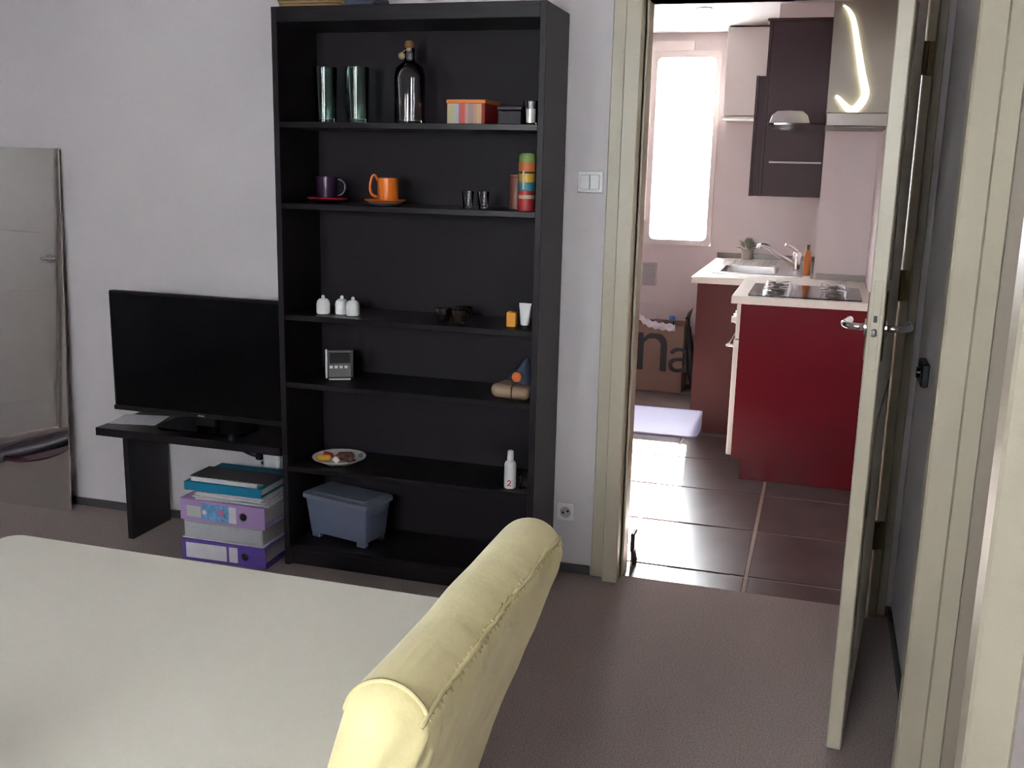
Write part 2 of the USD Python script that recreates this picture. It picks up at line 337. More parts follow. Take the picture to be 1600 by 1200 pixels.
for z in (.25, 1.10, 1.80):
    part('hinge', cat(cyl((2.107, -.042, z), .009, .10, 12), rb(2.108, 2.132, -.036, -.030, z, z + .10, .001)), 'brass_dark', t)

# door_2: closed white door in the right wall
t = struct('door_2', 'closed white door in the right wall at the picture edge')
part('leaf', rb(2.304, 2.332, -1.912, -1.094, .01, 2.043, .003), 'white_gloss', t)
for z0, z1 in ((.2, .92), (1.25, 1.9)): part('panel', rb(2.300, 2.305, -1.80, -1.21, z0, z1, .002), 'white_gloss', t)
lever(t, (2.303, -1.15, 1.05), (-1, 0, 0), (0, -1, 0), neck=.04)
smesh('wall_right', bx(2.336, 2.40, -2.0, -1.0, 0, 2.3), 'wall_paint', 'wall closing off behind the right-hand door')

# door_3: closed door in the left wall (seen in the leaning mirror)
t = struct('door_3', 'closed pale door reflected in the leaning mirror')
part('leaf', rb(XL - .05, XL - .012, ldy0 + .012, ldy1 - .012, .01, 2.045, .003), 'door_white', t)
for z0, z1 in ((.2, .86), (1.2, 1.9)): part('panel', rb(XL - .014, XL - .008, ldy0 + .15, ldy1 - .15, z0, z1, .003), 'door_white', t)
for a, b in ((ldy0 - .065, ldy0), (ldy1, ldy1 + .065)): part('casing', rb(XL, XL + .018, a, b, 0, 2.13, .004), 'door_white', t)
part('header', rb(XL, XL + .018, ldy0, ldy1, 2.06, 2.13, .004), 'door_white', t)
part('jamb', cat(bx(XL - .12, XL, ldy0, ldy0 + .012, 0, 2.06), bx(XL - .12, XL, ldy1 - .012, ldy1, 0, 2.06)), 'door_white', t)
lever(t, (XL - .011, ldy0 + .085, 1.05), (1, 0, 0), (0, 1, 0))
smesh('wall_left', bx(XL - .18, XL - .125, ldy0 - .1, ldy1 + .1, 0, 2.3), 'wall_paint', 'wall closing off behind the left-hand door')

# windows
t = struct('window_1', 'narrow bright kitchen window with rounded pale frame')
out = sbox(.575, 1.150, .935, 2.335); mid = rrect(.655, 1.118, .985, 2.275, .02); inn = rrect(.693, 1.085, 1.020, 2.232, .035)
part('frame', prism(out.difference(mid), KF - .035, KF + .02, 'y'), 'pvc', t); part('sash', prism(mid.difference(inn), KF - .02, KF + .04, 'y'), 'pvc', t)
part('pane', prism(inn.buffer(.01), KF + .004, KF + .010, 'y'), 'pane', t)
hp = part('window_handle', cat(rb(.605, .630, KF - .047, KF - .035, 1.36, 1.42, .003), tube([(.617, KF - .05, 1.40), (.617, KF - .075, 1.40), (.617, KF - .078, 1.37), (.617, KF - .075, 1.29)], .008, 8)), 'grey_plastic', t, smooth=40)
def casement(name, label, x0, x1, z0, z1, leaves):
    t = struct(name, label)
    part('frame', prism(sbox(x0, z0, x1, z1).difference(sbox(x0 + .045, z0 + .045, x1 - .045, z1 - .045)), YF - .12, YF - .05, 'y'), 'white_gloss', t)
    w = (x1 - x0 - .09) / leaves
    for k in range(leaves):
        a = x0 + .045 + k * w; b = a + w
        part('sash', prism(sbox(a, z0 + .045, b, z1 - .045).difference(sbox(a + .055, z0 + .10, b - .055, z1 - .10)), YF - .115, YF - .06, 'y'), 'white_gloss', t)
        part('pane', bx(a + .05, b - .05, YF - .09, YF - .085, z0 + .095, z1 - .095), 'pane', t)
    part('sill', rb(x0 - .03, x1 + .03, YF - .06, YF + .04, z0 - .025, z0, .004), 'white_gloss', t)
casement('window_2', 'tall two-leaf window behind the camera', *W2, 2)
casement('window_3', 'smaller window behind the camera', *W1, 1)

# ---------------------------------------------------------------- bookshelf
BW, BD, BH = .970, .300, 2.006
SZ = [1.630, 1.352, .957, .708, .388]; TS = .020
t = thing('bookshelf', 'tall black-brown open bookshelf standing against the pale wall', 'bookshelf', (BW / 2, -BD / 2, 0))
for a, b in ((0, .022), (BW - .022, BW)): part('side_panel', rb(a, b, -BD, -.004, 0, BH, .0015), 'black_wood', t)
part('top_panel', rb(.022, BW - .022, -BD, -.004, BH - .05, BH, .0015), 'black_wood_shelf', t)
for z in SZ: part('shelf', rb(.022, BW - .022, -BD + .004, -.012, z - TS, z, .0015), 'black_wood_shelf', t)
part('bottom_shelf', rb(.022, BW - .022, -BD + .004, -.012, .062, .082, .0015), 'black_wood_shelf', t)
part('plinth', rb(.022, BW - .022, -BD + .015, -BD + .033, 0, .062, .0015), 'black_wood_shelf', t)
part('back_panel', bx(.01, BW - .01, -.012, -.005, .03, BH - .02), 'black_back', t)

# ---------------------------------------------------------------- TV bench, TV and what lies there
t = thing('tv_bench', 'low black slab bench under the television', 'bench', (-.42, -.16, 0))
part('top_board', rb(-.822, -.004, -.302, -.020, .424, .456, .002), 'black_wood_shelf', t)
part('leg_panel', rb(-.716, -.690, -.280, -.032, 0, .424, .002), 'black_wood', t); part('leg_panel', rb(-.034, -.008, -.094, -.032, 0, .424, .002), 'black_wood', t)
part('sticker', rot(cyl((0, 0, 0), .010, .0008, 16), 90, 'y').apply_translation((-.6895, -.105, .385)), 'olive_dot', t)
t = thing('television', 'black flat-screen television on the low bench', 'television', (-.415, -.16, .456))
part('cabinet', rb(-.818, -.018, -.185, -.150, .505, .985, .006), 'tv_plastic', t)
part('rear_housing', rb(-.65, -.19, -.150, -.105, .54, .86, .012), 'tv_plastic', t)
part('screen', bx(-.806, -.030, -.1862, -.1845, .525, .973), 'tv_screen', t)
part('lower_bezel', rb(-.818, -.018, -.189, -.184, .505, .524, .002), 'tv_plastic', t)
part('badge', rb(-.43, -.40, -.1905, -.1885, .511, .517, .0005), 'grey_plastic', t)
part('stand_neck', rb(-.46, -.37, -.160, -.125, .462, .515, .006), 'tv_plastic', t)
part('stand_base', prism(rrect(-.60, -.22, -.245, -.055, .05), .456, .466, 'z'), 'tv_screen', t, smooth=40)
sh = rot(rb(-.095, .095, -.075, .075, .4565, .4585, .0006), 12); single('paper_sheet', move(sh, (-.735, -.140, 0)), 'paper', 'blank white paper sheet lying on the left end of the TV bench', 'paper')

# leaning mirror
my0, mz0, my1, mz1 = -.098, 0.0, -.020, 1.526
t = thing('mirror', 'tall frameless mirror leaning against the wall left of the television', 'mirror', (-1.42, -.08, 0))
la = math.degrees(math.atan2(my1 - my0, mz1 - mz0)); mL = math.hypot(my1 - my0, mz1)
def lean(m): return move(rot(m, -la, 'x'), (0, my0, mz0))
part('glass', lean(rb(-1.72, -1.140, -.0045, 0, .0, mL, .0008)), 'mirror', t)
part('backing_board', lean(bx(-1.715, -1.145, .0002, .010, .006, mL - .006)), 'mirror_back', t)

# floor bag seen in the mirror
t = thing('bag', 'dark slumped bag lying on the carpet, seen in the leaning mirror', 'bag', (-2.2, -1.1, 0))
hb_ = hull_spheres([(-2.30, -1.60, .03, .03), (-2.20, -1.50, .035, .035), (-2.24, -.55, .030, .030), (-2.12, -.60, .030, .030), (-2.20, -1.05, .038, .038)])
hb_ = hb_.subdivide().subdivide(); v = hb_.vertices; v[:, 2] = np.maximum(v[:, 2] + .02 * (meshkit.fbm(v * 14) - .5), 0.0)
bg = part('body', trimesh.Trimesh(v, hb_.faces), 'bag_dark', t, smooth=True)
part('strap', tube(spline([(-2.20, -1.35, .05), (-2.08, -1.22, .03), (-2.02, -1.02, .012), (-2.04, -.82, .012), (-2.1, -.75, .03)], 30), .012, 8), 'bag_red', t, smooth=True)

# ---------------------------------------------------------------- stack of binders and papers
def binder(z, h, x0, x1, y0, card, lab, labels, rz):
    c = ((x0 + x1) / 2, y0 + .14, z); t = thing('ring_binder', lab, 'binder', c)
    R = lambda m: rot(m, rz, 'z', c)
    part('spine', R(rb(x0, x1, y0, y0 + .004, z, z + h, .0015)), card, t); part('cover', R(rb(x0, x1, y0 + .004, y0 + .285, z, z + .004, .001)), card, t)
    part('cover', R(rb(x0, x1, y0 + .004, y0 + .285, z + h - .004, z + h, .001)), card, t)
    part('pages', R(rb(x0 + .012, x1 - .02, y0 + .03, y0 + .275, z + .006, z + h * .8, .002)), 'paper', t)
    for a, b, q0, q1, m in labels: part('spine_label', R(rb(x0 + a, x0 + b, y0 - .0012, y0, z + q0, z + q1, .0003)), m, t)
    return t, R
t, R1 = binder(.001, .082, -.392, -.040, -.385, 'purple_card', 'purple ring binder with white spine label, lowest of the stack on the carpet', [(.018, .190, .012, .072, 'paper'), (.200, .236, .012, .072, 'paper')], 2)
rg = [math.pi * 2 * k / 20 for k in range(20)]
def ring(x, y, z, r, mat_in='black_plastic', parent=None, R=lambda m: m):
    o = Point(x, z).buffer(r, quad_segs=8); i = Point(x, z).buffer(r * .72, quad_segs=8)
    h = part('finger_hole', R(prism(i, y - .0018, y - .0002, 'y')), mat_in, parent); part('ring', R(prism(o.difference(i), y - .003, y - .0002, 'y')), 'chrome', h)
ring(-.392 + .268, -.385, .042, .014, 'dark_leg', t, R1)
t = thing('ring_binder', 'grey-white file of loose pages between the purple and lilac binders', 'binder', (-.21, -.24, .084))
part('pages', rb(-.388, -.052, -.372, -.11, .086, .152, .004), 'paper_grey', t); part('cover', rb(-.392, -.045, -.378, -.10, .0835, .088, .001), 'paper', t); part('cover', rb(-.386, -.048, -.374, -.10, .152, .156, .001), 'paper_grey', t)
t, R3 = binder(.157, .084, -.395, -.030, -.380, 'lilac_card', 'lilac ring binder with a blue picture on its spine, in the middle of the stack', [(.030, .092, .016, .060, 'pale_green_label'), (.098, .213, .010, .074, 'blue_label'), (.213, .245, .010, .074, 'paper')], -1)
part('picture_print', R3(prism(Point(-.395 + .180, .157 + .045).buffer(.014), -.3822, -.3811, 'y')), 'pink_print', t)
part('picture_print', R3(prism(Point(-.395 + .108, .157 + .040).buffer(.010), -.3822, -.3811, 'y')), 'paper', t)
ring(-.395 + .275, -.380, .157 + .042, .016, 'black_plastic', t, R3)
t = thing('paper_pile', 'sheaf of white papers sticking out above the lilac binder', 'papers', (-.16, -.24, .242))
for k in range(7):
    m = rb(-.335 + rng.uniform(-.012, .012), -.030 + rng.uniform(-.03, .012), -.372 + rng.uniform(-.006, .012), -.12, .2425 + k * .0045, .2425 + k * .0045 + .0038, .0006)
    part('sheet', rot(m, rng.uniform(-3, 4), 'z', (-.18, -.24, 0)), 'paper', t)
t = thing('folder', 'bright teal folder on the white papers', 'folder', (-.21, -.24, .275))
part('cover', rb(-.375, -.052, -.372, -.12, .2755, .279, .001), 'teal_card', t); part('cover', rb(-.375, -.052, -.370, -.12, .306, .3095, .001), 'teal_card', t)
part('spine', rb(-.377, -.050, -.3745, -.371, .2755, .3095, .0012), 'teal_card', t); part('pages', rb(-.368, -.06, -.366, -.13, .280, .305, .002), 'paper', t)
t = thing('notepad', 'grey-backed writing pad, topmost of the stack', 'notepad', (-.21, -.24, .31))
part('pages', rb(-.352, -.070, -.368, -.24, .3105, .326, .0015), 'paper', t); part('cover', rb(-.358, -.03, -.360, -.235, .326, .330, .001), 'dark_card', t)

# wall sockets, switch, adapter
t = thing('power_adapter', 'white plug adapter with black cables behind the bench', 'adapter', (-.215, -.02, .29))
part('wall_plate', rb(-.262, -.165, -.012, 0, .272, .365, .004), 'white_plastic', t)
part('adapter_body', hull_spheres([(-.222, -.035, .292, .014), (-.178, -.035, .292, .014), (-.222, -.035, .348, .014), (-.178, -.035, .348, .014)]), 'white_plastic', t, smooth=40)
part('plug', rb(-.272, -.240, -.045, -.012, .310, .335, .006), 'black_plastic', t); part('plug', rb(-.250, -.232, -.040, -.012, .292, .306, .004), 'black_plastic', t)
part('cable', tube(spline([(-.272, -.03, .322), (-.30, -.05, .338), (-.34, -.06, .365), (-.38, -.03, .390), (-.41, -.012, .405)], 24), .005, 8), 'black_plastic', t, smooth=True)
t = thing('light_switch', 'white double light switch plate between bookshelf and kitchen doorway', 'switch', (1.063, 0, 1.448))
part('plate', rb(1.017, 1.109, -.009, 0, 1.412, 1.486, .003), 'white_plastic', t)
part('rocker', rot(rb(1.029, 1.062, -.015, -.008, 1.424, 1.474, .002), 3, 'x', (1.04, -.01, 1.45)), 'white_plastic', t); part('rocker', rot(rb(1.064, 1.097, -.015, -.008, 1.424, 1.474, .002), -3, 'x', (1.04, -.01, 1.45)), 'white_plastic', t)
t = thing('wall_socket', 'low white wall socket right of the bookshelf foot', 'socket', (1.012, 0, .235))
part('plate', prism(rrect(.985, 1.048, .205, .268, .008), -.008, 0, 'y').copy(), 'white_plastic', t)
part('socket_well', prism(Point(1.0165, .2365).buffer(.021), -.0095, -.0078, 'y'), 'grey_plastic', t)
for dx in (-.009, .009): part('pin_hole', prism(Point(1.0165 + dx, .238 + dx * .4).buffer(.0045), -.0105, -.0094, 'y'), 'black_plastic', t)
t = thing('wall_thermostat', 'small black control unit on the right wall beside the open door', 'control', (XR, -.32, .92))
part('housing', rb(XR - .022, XR, -.37, -.25, .885, .955, .004), 'black_plastic', t); part('dial', rot(cyl((0, 0, 0), .018, .010, 20, .016), -90, 'y').apply_translation((XR - .022, -.31, .92)), 'tv_plastic', t)

# ---------------------------------------------------------------- things on the shelves
def set_on(z): return z + .0004
# top shelf: two tumblers, decanter, striped box, dark box, candle jar
z = set_on(SZ[0])
t = thing('glass_tumbler', 'tall green-tinted glass tumbler, leftmost on the upper shelf', 'glass', (.150, -.20, z), group=None)
part('vessel', lathe([(0, 0), (.034, 0), (.0365, .004), (.041, .186), (.0395, .187), (.038, .184), (.034, .014), (0, .012)], (.150, -.20, z), 40), 'glass_green', t, smooth=40)
dup(t, 'glass_tumbler', (.272, -.20, z), 'tall green-tinted glass tumbler between the leftmost tumbler and the decanter')
t = thing('decanter', 'clear glass decanter with brown stopper and hanging cork on the upper shelf', 'decanter', (.462, -.19, z))
part('vessel', lathe([(0, 0), (.050, 0), (.053, .005), (.053, .155), (.046, .185), (.020, .205), (.016, .215), (.017, .248), (.014, .249), (.0125, .215), (.017, .203), (.043, .181), (.0495, .152), (.0495, .012), (0, .010)], (.462, -.19, z), 40), 'glass_clear', t, smooth=40)
st = part('stopper', lathe([(0, .238), (.0115, .238), (.013, .25), (.016, .252), (.017, .262), (.013, .272), (0, .274)], (.462, -.19, z), 24), 'amber', t, smooth=40, label='brown stopper')
part('hanging_cork', ball((.440, -.208, z + .222), .012, 2), 'cork', t, smooth=True); part('cord', tube([(.440, -.208, z + .233), (.452, -.200, z + .243), (.462, -.207, z + .246)], .0015, 6), 'cork', t)
t = thing('striped_box', 'small cardboard box with coloured vertical stripes and an orange lid', 'box', (.69, -.18, z))
stripes = [('stripe_cream', .028), ('stripe_blue', .014), ('stripe_red', .022), ('stripe_pink', .012), ('stripe_taupe', .018), ('stripe_pink', .012), ('stripe_sand', .018), ('red_side', .010)]
Rb = lambda m: rot(m, -4, 'z', (.69, -.2, 0))
part('body', Rb(rb(.6205, .756, -.2425, -.115, z, z + .070, .002)), 'red_side', t)
x = .6205
for m_, w in stripes: part('stripe', Rb(bx(x, x + w, -.2436, -.2424, z + .001, z + .066)), m_, t); x += w
part('lid', Rb(rb(.617, .7605, -.247, -.111, z + .066, z + .079, .003)), 'orange_lid', t)
t = thing('dark_box', 'low dark brown box between the striped box and the candle glass', 'box', (.82, -.14, z))
part('body', rb(.778, .862, -.19, -.09, z, z + .048, .003), 'black_wood', t); part('lid', rb(.776, .864, -.192, -.088, z + .048, z + .062, .003), 'bag_dark', t)
t = thing('candle_glass', 'small glass with a white candle at the right end of the upper shelf', 'candle', (.907, -.235, z))
part('glass', lathe([(0, 0), (.022, 0), (.023, .004), (.024, .075), (.0228, .076), (.0212, .006), (0, .006)], (.907, -.235, z), 28), 'glass_clear', t, smooth=40)
part('candle', cyl((.907, -.235, z + .0065), .0205, .044, 24, bev=.002), 'wick_white', t, smooth=40); part('wick', cyl((.907, -.235, z + .0505), .0012, .010, 8), 'black_plastic', t)

# second shelf: cups, shot glasses, tins
z = set_on(SZ[1])
def cup(label, cx, cy, saucer, under, bodym, hand, r, h, hz):
    t = thing('cup', label, 'cup', (cx, cy, z + .0155))
    part('body', lathe([(0, 0), (r * .86, 0), (r * .97, .006), (r, h), (r - .003, h + .001), (r - .0045, h - .002), (r * .8, .008), (0, .007)], (cx, cy, z + .0155), 36), bodym, t, smooth=40)
    a = math.radians(hand); d = np.array([math.cos(a), math.sin(a), 0]); b = np.array([cx, cy, z + .0155])
    part('handle', tube(spline([b + d * r * .93 + [0, 0, h * .18], b + d * (r + .020) + [0, 0, h * .30], b + d * (r + .025) + [0, 0, h * .66], b + d * (r + .012) + [0, 0, h * hz], b + d * r * .95 + [0, 0, h * .88]], 24), .0048, 10), bodym, t, smooth=True)
    s = thing('saucer', saucer[0], 'saucer', (cx + saucer[2], cy, z))
    part('dish', lathe([(0, 0), (.032, 0), (.036, .003), (.070, .016), (.0735, .0185), (.072, .0215), (.064, .0195), (.034, .0125), (0, .0125)], (cx + saucer[2], cy, z), 40), saucer[1], s, smooth=40)
    part('foot', lathe([(.028, -.0), (.0365, -.0), (.060, .0105), (.058, .012), (.03, .006)], (cx + saucer[2], cy, z), 40), under, s, smooth=40)
cup('dark purple cup on the red saucer', .150, -.20, ('red saucer under the purple cup', 'red_glaze', .002), 'purple_glaze', 'purple_glaze', 20, .038, .078, .86)
cup('orange cup with raised handle on the orange saucer', .385, -.20, ('orange saucer with grey underside below the orange cup', 'orange_glaze', -.010), 'grey_glaze', 'orange_glaze', 205, .037, .078, 1.12)
t = thing('shot_glass', 'small clear shot glass on the second shelf, the left one of two', 'glass', (.688, -.22, z))
part('vessel', lathe([(0, 0), (.015, 0), (.0165, .003), (.0205, .058), (.0192, .0585), (.0155, .014), (0, .012)], (.688, -.22, z), 24), 'glass_clear', t, smooth=40)
dup(t, 'shot_glass', (.742, -.215, z), 'small clear shot glass on the second shelf, the right one nearer the tins')
t = thing('tin', 'plain reddish-brown tin behind the striped can', 'tin', (.845, -.165, z))
part('body', cyl((.845, -.165, z), .025, .108, 28, bev=.002), 'tin_brown', t, smooth=40); part('lid', cyl((.845, -.165, z + .108), .0258, .010, 28, bev=.002), 'tin_brown', t, smooth=40)
t = thing('spray_can', 'tall colourful banded can with green lid on the second shelf', 'can', (.897, -.225, z))
bands = [(0, .040, 'can_red'), (.040, .052, 'stripe_cream'), (.052, .066, 'can_red'), (.066, .094, 'can_teal'), (.094, .122, 'can_yellow'), (.122, .128, 'black_plastic'), (.128, .158, 'can_orange')]
for a, b, m_ in bands: part('band', lathe([(0, a), (.0285, a), (.0285, b), (0, b)], (.897, -.225, z), 32), m_, t, smooth=40)
part('lid', lathe([(0, .158), (.0275, .158), (.0275, .180), (.022, .187), (0, .188)], (.897, -.225, z), 32), 'can_green', t, smooth=40)
part('printed_label', prism(sbox(.890, z + .07, .896, z + .13), -.2556, -.2530, 'y'), 'stripe_cream', t)

# third shelf: white shakers, tealight glasses, orange candle, white tube
z = set_on(SZ[2])
t = thing('shaker', 'white porcelain shaker, leftmost and apart from the other two', 'shaker', (.135, -.215, z))
part('body', lathe([(0, 0), (.022, 0), (.0245, .004), (.0248, .034), (.022, .046), (.014, .054), (0, .056)], (.135, -.215, z), 28), 'white_porcelain', t, smooth=50)
part('knob', lathe([(0, .054), (.006, .055), (.0068, .062), (.004, .067), (0, .068)], (.135, -.215, z), 16), 'white_porcelain', t, smooth=50)
dup(t, 'shaker', (.200, -.195, z), 'white porcelain shaker, the middle one of the three')
dup(t, 'shaker', (.2535, -.215, z), 'white porcelain shaker, rightmost of the three')
t = thing('tealight_glass', 'smoky glass tealight bowl on the middle shelf, left one of the front pair', 'tealight holder', (.600, -.215, z))
part('bowl', lathe([(0, 0), (.018, 0), (.022, .004), (.031, .030), (.029, .048), (.0268, .0475), (.0285, .030), (.020, .008), (0, .006)], (.600, -.215, z), 28), 'glass_smoke', t, smooth=50)
part('tealight', cyl((.600, -.215, z + .009), .017, .013, 20), 'chrome', t, smooth=40)
dup(t, 'tealight_glass', (.667, -.235, z), 'smoky glass tealight bowl on the middle shelf, right one of the front pair')
dup(t, 'tealight_glass', (.655, -.150, z), 'smoky glass tealight bowl on the middle shelf, standing behind the front pair')
t = thing('pillar_candle', 'short orange square candle on the middle shelf', 'candle', (.853, -.215, z))
part('body', rot(rb(.836, .870, -.232, -.198, z, z + .052, .003), 8, 'z', (.853, -.215, 0)), 'candle_orange', t); part('wick', cyl((.853, -.215, z + .052), .0013, .008, 8), 'black_plastic', t)
t = thing('cream_tube', 'white crimped tube standing on its dark cap beside the orange candle', 'tube', (.905, -.235, z))
def crimped(cx, cy, z0, z1, r, w):
    n, k = 24, 8; v, f = [], []
    for i in range(k + 1):
        s = i / k; a = r * (1 - s) + w * s; b = r * (1 - s) ** .8 + .0018 * s
        for j in range(n): q = 2 * np.pi * j / n; v.append((cx + a * math.cos(q), cy + b * math.sin(q), z0 + (z1 - z0) * s))
    for i in range(k):
        for j in range(n):
            q = (j + 1) % n; f += [(i * n + j, i * n + q, (i + 1) * n + q), (i * n + j, (i + 1) * n + q, (i + 1) * n + j)]
    v += [(cx, cy, z0), (cx, cy, z1)]
    for j in range(n): q = (j + 1) % n; f += [(len(v) - 2, q, j), (len(v) - 1, k * n + j, k * n + q)]
    return trimesh.Trimesh(v, f, process=False)
part('body', rot(crimped(.905, -.235, z + .012, z + .086, .015, .022), 0), 'white_plastic', t, smooth=50); part('cap', cyl((.905, -.235, z), .012, .012, 16), 'black_plastic', t)

# fourth shelf: desk clock, pouch and cap
z = set_on(SZ[3])
t = thing('desk_clock', 'small grey tilted desk clock with dark window and a row of keys', 'clock', (.185, -.19, z))
c0 = np.array([.185, -.19, z])
def tilt(m): return move(rot(rot(m, -14, 'x'), 28, 'z'), (c0[0], c0[1], z + .0065))
part('body', tilt(rb(-.045, .045, -.012, .012, 0, .105, .005)), 'clock_grey', t)
part('side_rim', tilt(rb(-.052, -.044, -.016, .014, 0, .108, .003)), 'white_plastic', t); part('side_rim', tilt(rb(.044, .050, -.014, .014, 0, .106, .003)), 'clock_grey', t)
part('display', tilt(rb(-.036, .038, -.0135, -.0115, .055, .094, .0008)), 'tv_screen', t)
for k in range(4): part('key', tilt(rb(-.037 + k * .018, -.025 + k * .018, -.0155, -.0115, .036, .046, .001)), 'white_plastic', t)
part('foot', move(rot(rb(-.04, .04, -.004, .045, 0, .006, .002), 28), (c0[0], c0[1], z)), 'grey_plastic', t)
t = thing('pouch', 'beige soft pouch with a dark strap line on the fourth shelf', 'pouch', (.865, -.21, z))
pm = hull_spheres([(.815, -.235, z + .026, .025), (.91, -.245, z + .022, .022), (.83, -.14, z + .025, .024), (.92, -.15, z + .022, .021)]).subdivide().subdivide()
v = pm.vertices; pm = trimesh.Trimesh(v + pm.vertex_normals * (.004 * (meshkit.fbm(v * 40) - .5))[:, None], pm.faces); pm.vertices[:, 2] = np.maximum(pm.vertices[:, 2], z)
part('body', pm, 'beige_suede', t, smooth=True)
part('strap', tube([(.872, -.2645, z + .004), (.872, -.269, z + .02), (.870, -.262, z + .042), (.868, -.235, z + .0505), (.868, -.17, z + .0510)], .0025, 6), 'dark_leg', t)
t = thing('pointed_cap', 'dark pointed cloth cap with an orange badge lying on the beige pouch', 'cap', (.89, -.19, z + .05))
cm = lathe([(0, 0), (.062, 0), (.058, .012), (.034, .045), (.012, .082), (0, .088)], (0, 0, 0), 28).subdivide(); v = cm.vertices; v = v + .006 * (np.stack([meshkit.noise(v * 45, s) for s in (1, 2, 3)], -1) - .5); v[:, 2] = np.maximum(v[:, 2], 0)
cm = trimesh.Trimesh(v, cm.faces); cm.apply_scale((.80, .8, .95)); cm = rot(cm, 12, 'y')
part('cone', move(cm, (.885, -.19, z + .057)), 'navy_cloth', t, smooth=50)
part('badge', ball((.883, -.233, z + .072), .018, 2, (1, .45, 1)).copy(), 'badge_orange', t, smooth=True) if False else part('badge', move(ball((0, 0, 0), .018, 2, (1, .5, 1)), (.881, -.236, z + .077)), 'badge_orange', t, smooth=True)

# fifth shelf: plate of sweets, white bottle, small glass
z = set_on(SZ[4])
PX, PY = .176, -.185
t = thing('plate', 'white round plate of sweets on the fifth shelf', 'plate', (PX, PY, z))
part('dish', lathe([(0, 0), (.055, 0), (.060, .003), (.094, .020), (.100, .0225), (.1005, .0255), (.094, .0245), (.060, .0085), (0, .0075)], (PX, PY, z), 48), 'white_porcelain', t, smooth=40)
part('foot_ring', lathe([(.048, -.0002), (.054, -.0002), (.056, .003), (.046, .003)], (PX, PY, z), 40), 'white_porcelain', t)
def candy(label, dx, dy, L, r, deg, m_, zz=.0085):
    c = (PX + dx, PY + dy, z + zz); t = thing('wrapped_sweet', label, 'sweet', c)
    b = trimesh.creation.capsule(height=L, radius=r, count=[10, 10]); b.apply_translation((0, 0, -L / 2)); b = rot(b, 90, 'y')
    part('body', move(rot(b, deg), (c[0], c[1], c[2] + r)), m_, t, smooth=True)
    for s in (-1, 1):
        w = crimped(0, 0, 0, .014, .0035, .011); w = rot(w, 90 * s, 'y'); w.apply_translation((s * (L / 2 + r * .9), 0, 0))
        part('twist', move(rot(w, deg), (c[0], c[1], c[2] + r)), m_, t)
candy('yellow-wrapped sweet at the front left of the plate', -.030, -.035, .030, .014, 8, 'candy_yellow')
candy('red-wrapped sweet at the back left of the plate', -.042, .010, .022, .012, -20, 'candy_red')
candy('blue-wrapped sweet at the left rim of the plate', -.060, -.012, .012, .009, 70, 'candy_blue', .012)
candy('dark chocolate sweet at the back right of the plate', .035, .020, .034, .016, 25, 'candy_brown')
candy('brown sweet at the right of the plate', .052, -.015, .026, .013, -35, 'candy_brown')
t = thing('tea_tag', 'small white square paper tag leaning in the middle of the plate', 'tag', (PX + .012, PY - .05, z + .012))
part('paper', move(rot(rot(rb(-.011, .011, -.0008, .0008, -.011, .011, .0003), 45, 'y'), 8, 'x'), (PX + .014, PY - .055, z + .0262)), 'wick_white', t)
part('string', tube(spline([(PX + .014, PY - .056, z + .013), (PX + .018, PY - .065, z + .0125), (PX + .022, PY - .080, z + .0185)], 10), .0012, 6), 'wick_white', t)
t = thing('spray_bottle', 'slim white bottle with narrow cap on the fifth shelf at right', 'bottle', (.868, -.245, z))
part('body', lathe([(0, 0), (.019, 0), (.021, .003), (.021, .085), (.017, .095), (.0115, .098), (0, .098)], (.868, -.245, z), 28), 'white_plastic', t, smooth=40)
part('cap', lathe([(0, .098), (.0115, .098), (.0105, .132), (.008, .136), (0, .137)], (.868, -.245, z), 24), 'white_plastic', t, smooth=40)
part('printed_label', cat(*[move(m, (.868 - .006, -.2664, z + .012)) for m in [rot(meshkit.text_mesh('2', .020, .0008, True), 90, 'x')]]), 'red_print', t)
t = thing('small_glass', 'small clear low glass beside the slim white bottle', 'glass', (.918, -.235, z))
part('vessel', lathe([(0, 0), (.018, 0), (.0195, .003), (.022, .048), (.0205, .0485), (.017, .008), (0, .007)], (.918, -.235, z), 24), 'glass_clear', t, smooth=40)

# bottom shelf: storage box
z = .0826
t = thing('storage_box', 'blue-grey plastic storage box with lid on the bottom shelf', 'storage box', (.197, -.16, z))
Rs = lambda m: move(rot(m, -13), (.197, -.160, z))
def taper(w0, d0, w1, d1, z0, z1, r):
    pts = []
    for (w, d, zz) in ((w0, d0, z0), (w1, d1, z1)):
        for sx in (-1, 1):
            for sy in (-1, 1): pts += [(sx * (w / 2 - r), sy * d / 2, zz), (sx * w / 2, sy * (d / 2 - r), zz), (sx * (w / 2 - r * .3), sy * (d / 2 - r * .3), zz)]
    return trimesh.convex.convex_hull(np.array(pts))
bodyb = taper(.270, .135, .300, .160, .022, .165, .018)
part('body', Rs(bodyb), 'box_blue', t, smooth=25)
part('lid', Rs(taper(.318, .176, .316, .174, .160, .176, .020)), 'box_lid', t, smooth=25)
part('lid_panel', Rs(taper(.262, .122, .25, .112, .1755, .182, .016)), 'box_lid', t, smooth=25)
for sx in (-1, 1):
    part('clip', Rs(rb(sx * .150 - .006, sx * .150 + .006, -.03, .03, .130, .168, .003)), 'box_lid', t)
    for sy in (-1, 1): part('foot', Rs(rb(sx * .108 - .020, sx * .108 + .020, sy * .050 - .014, sy * .050 + .014, 0, .024, .004)), 'box_blue', t)
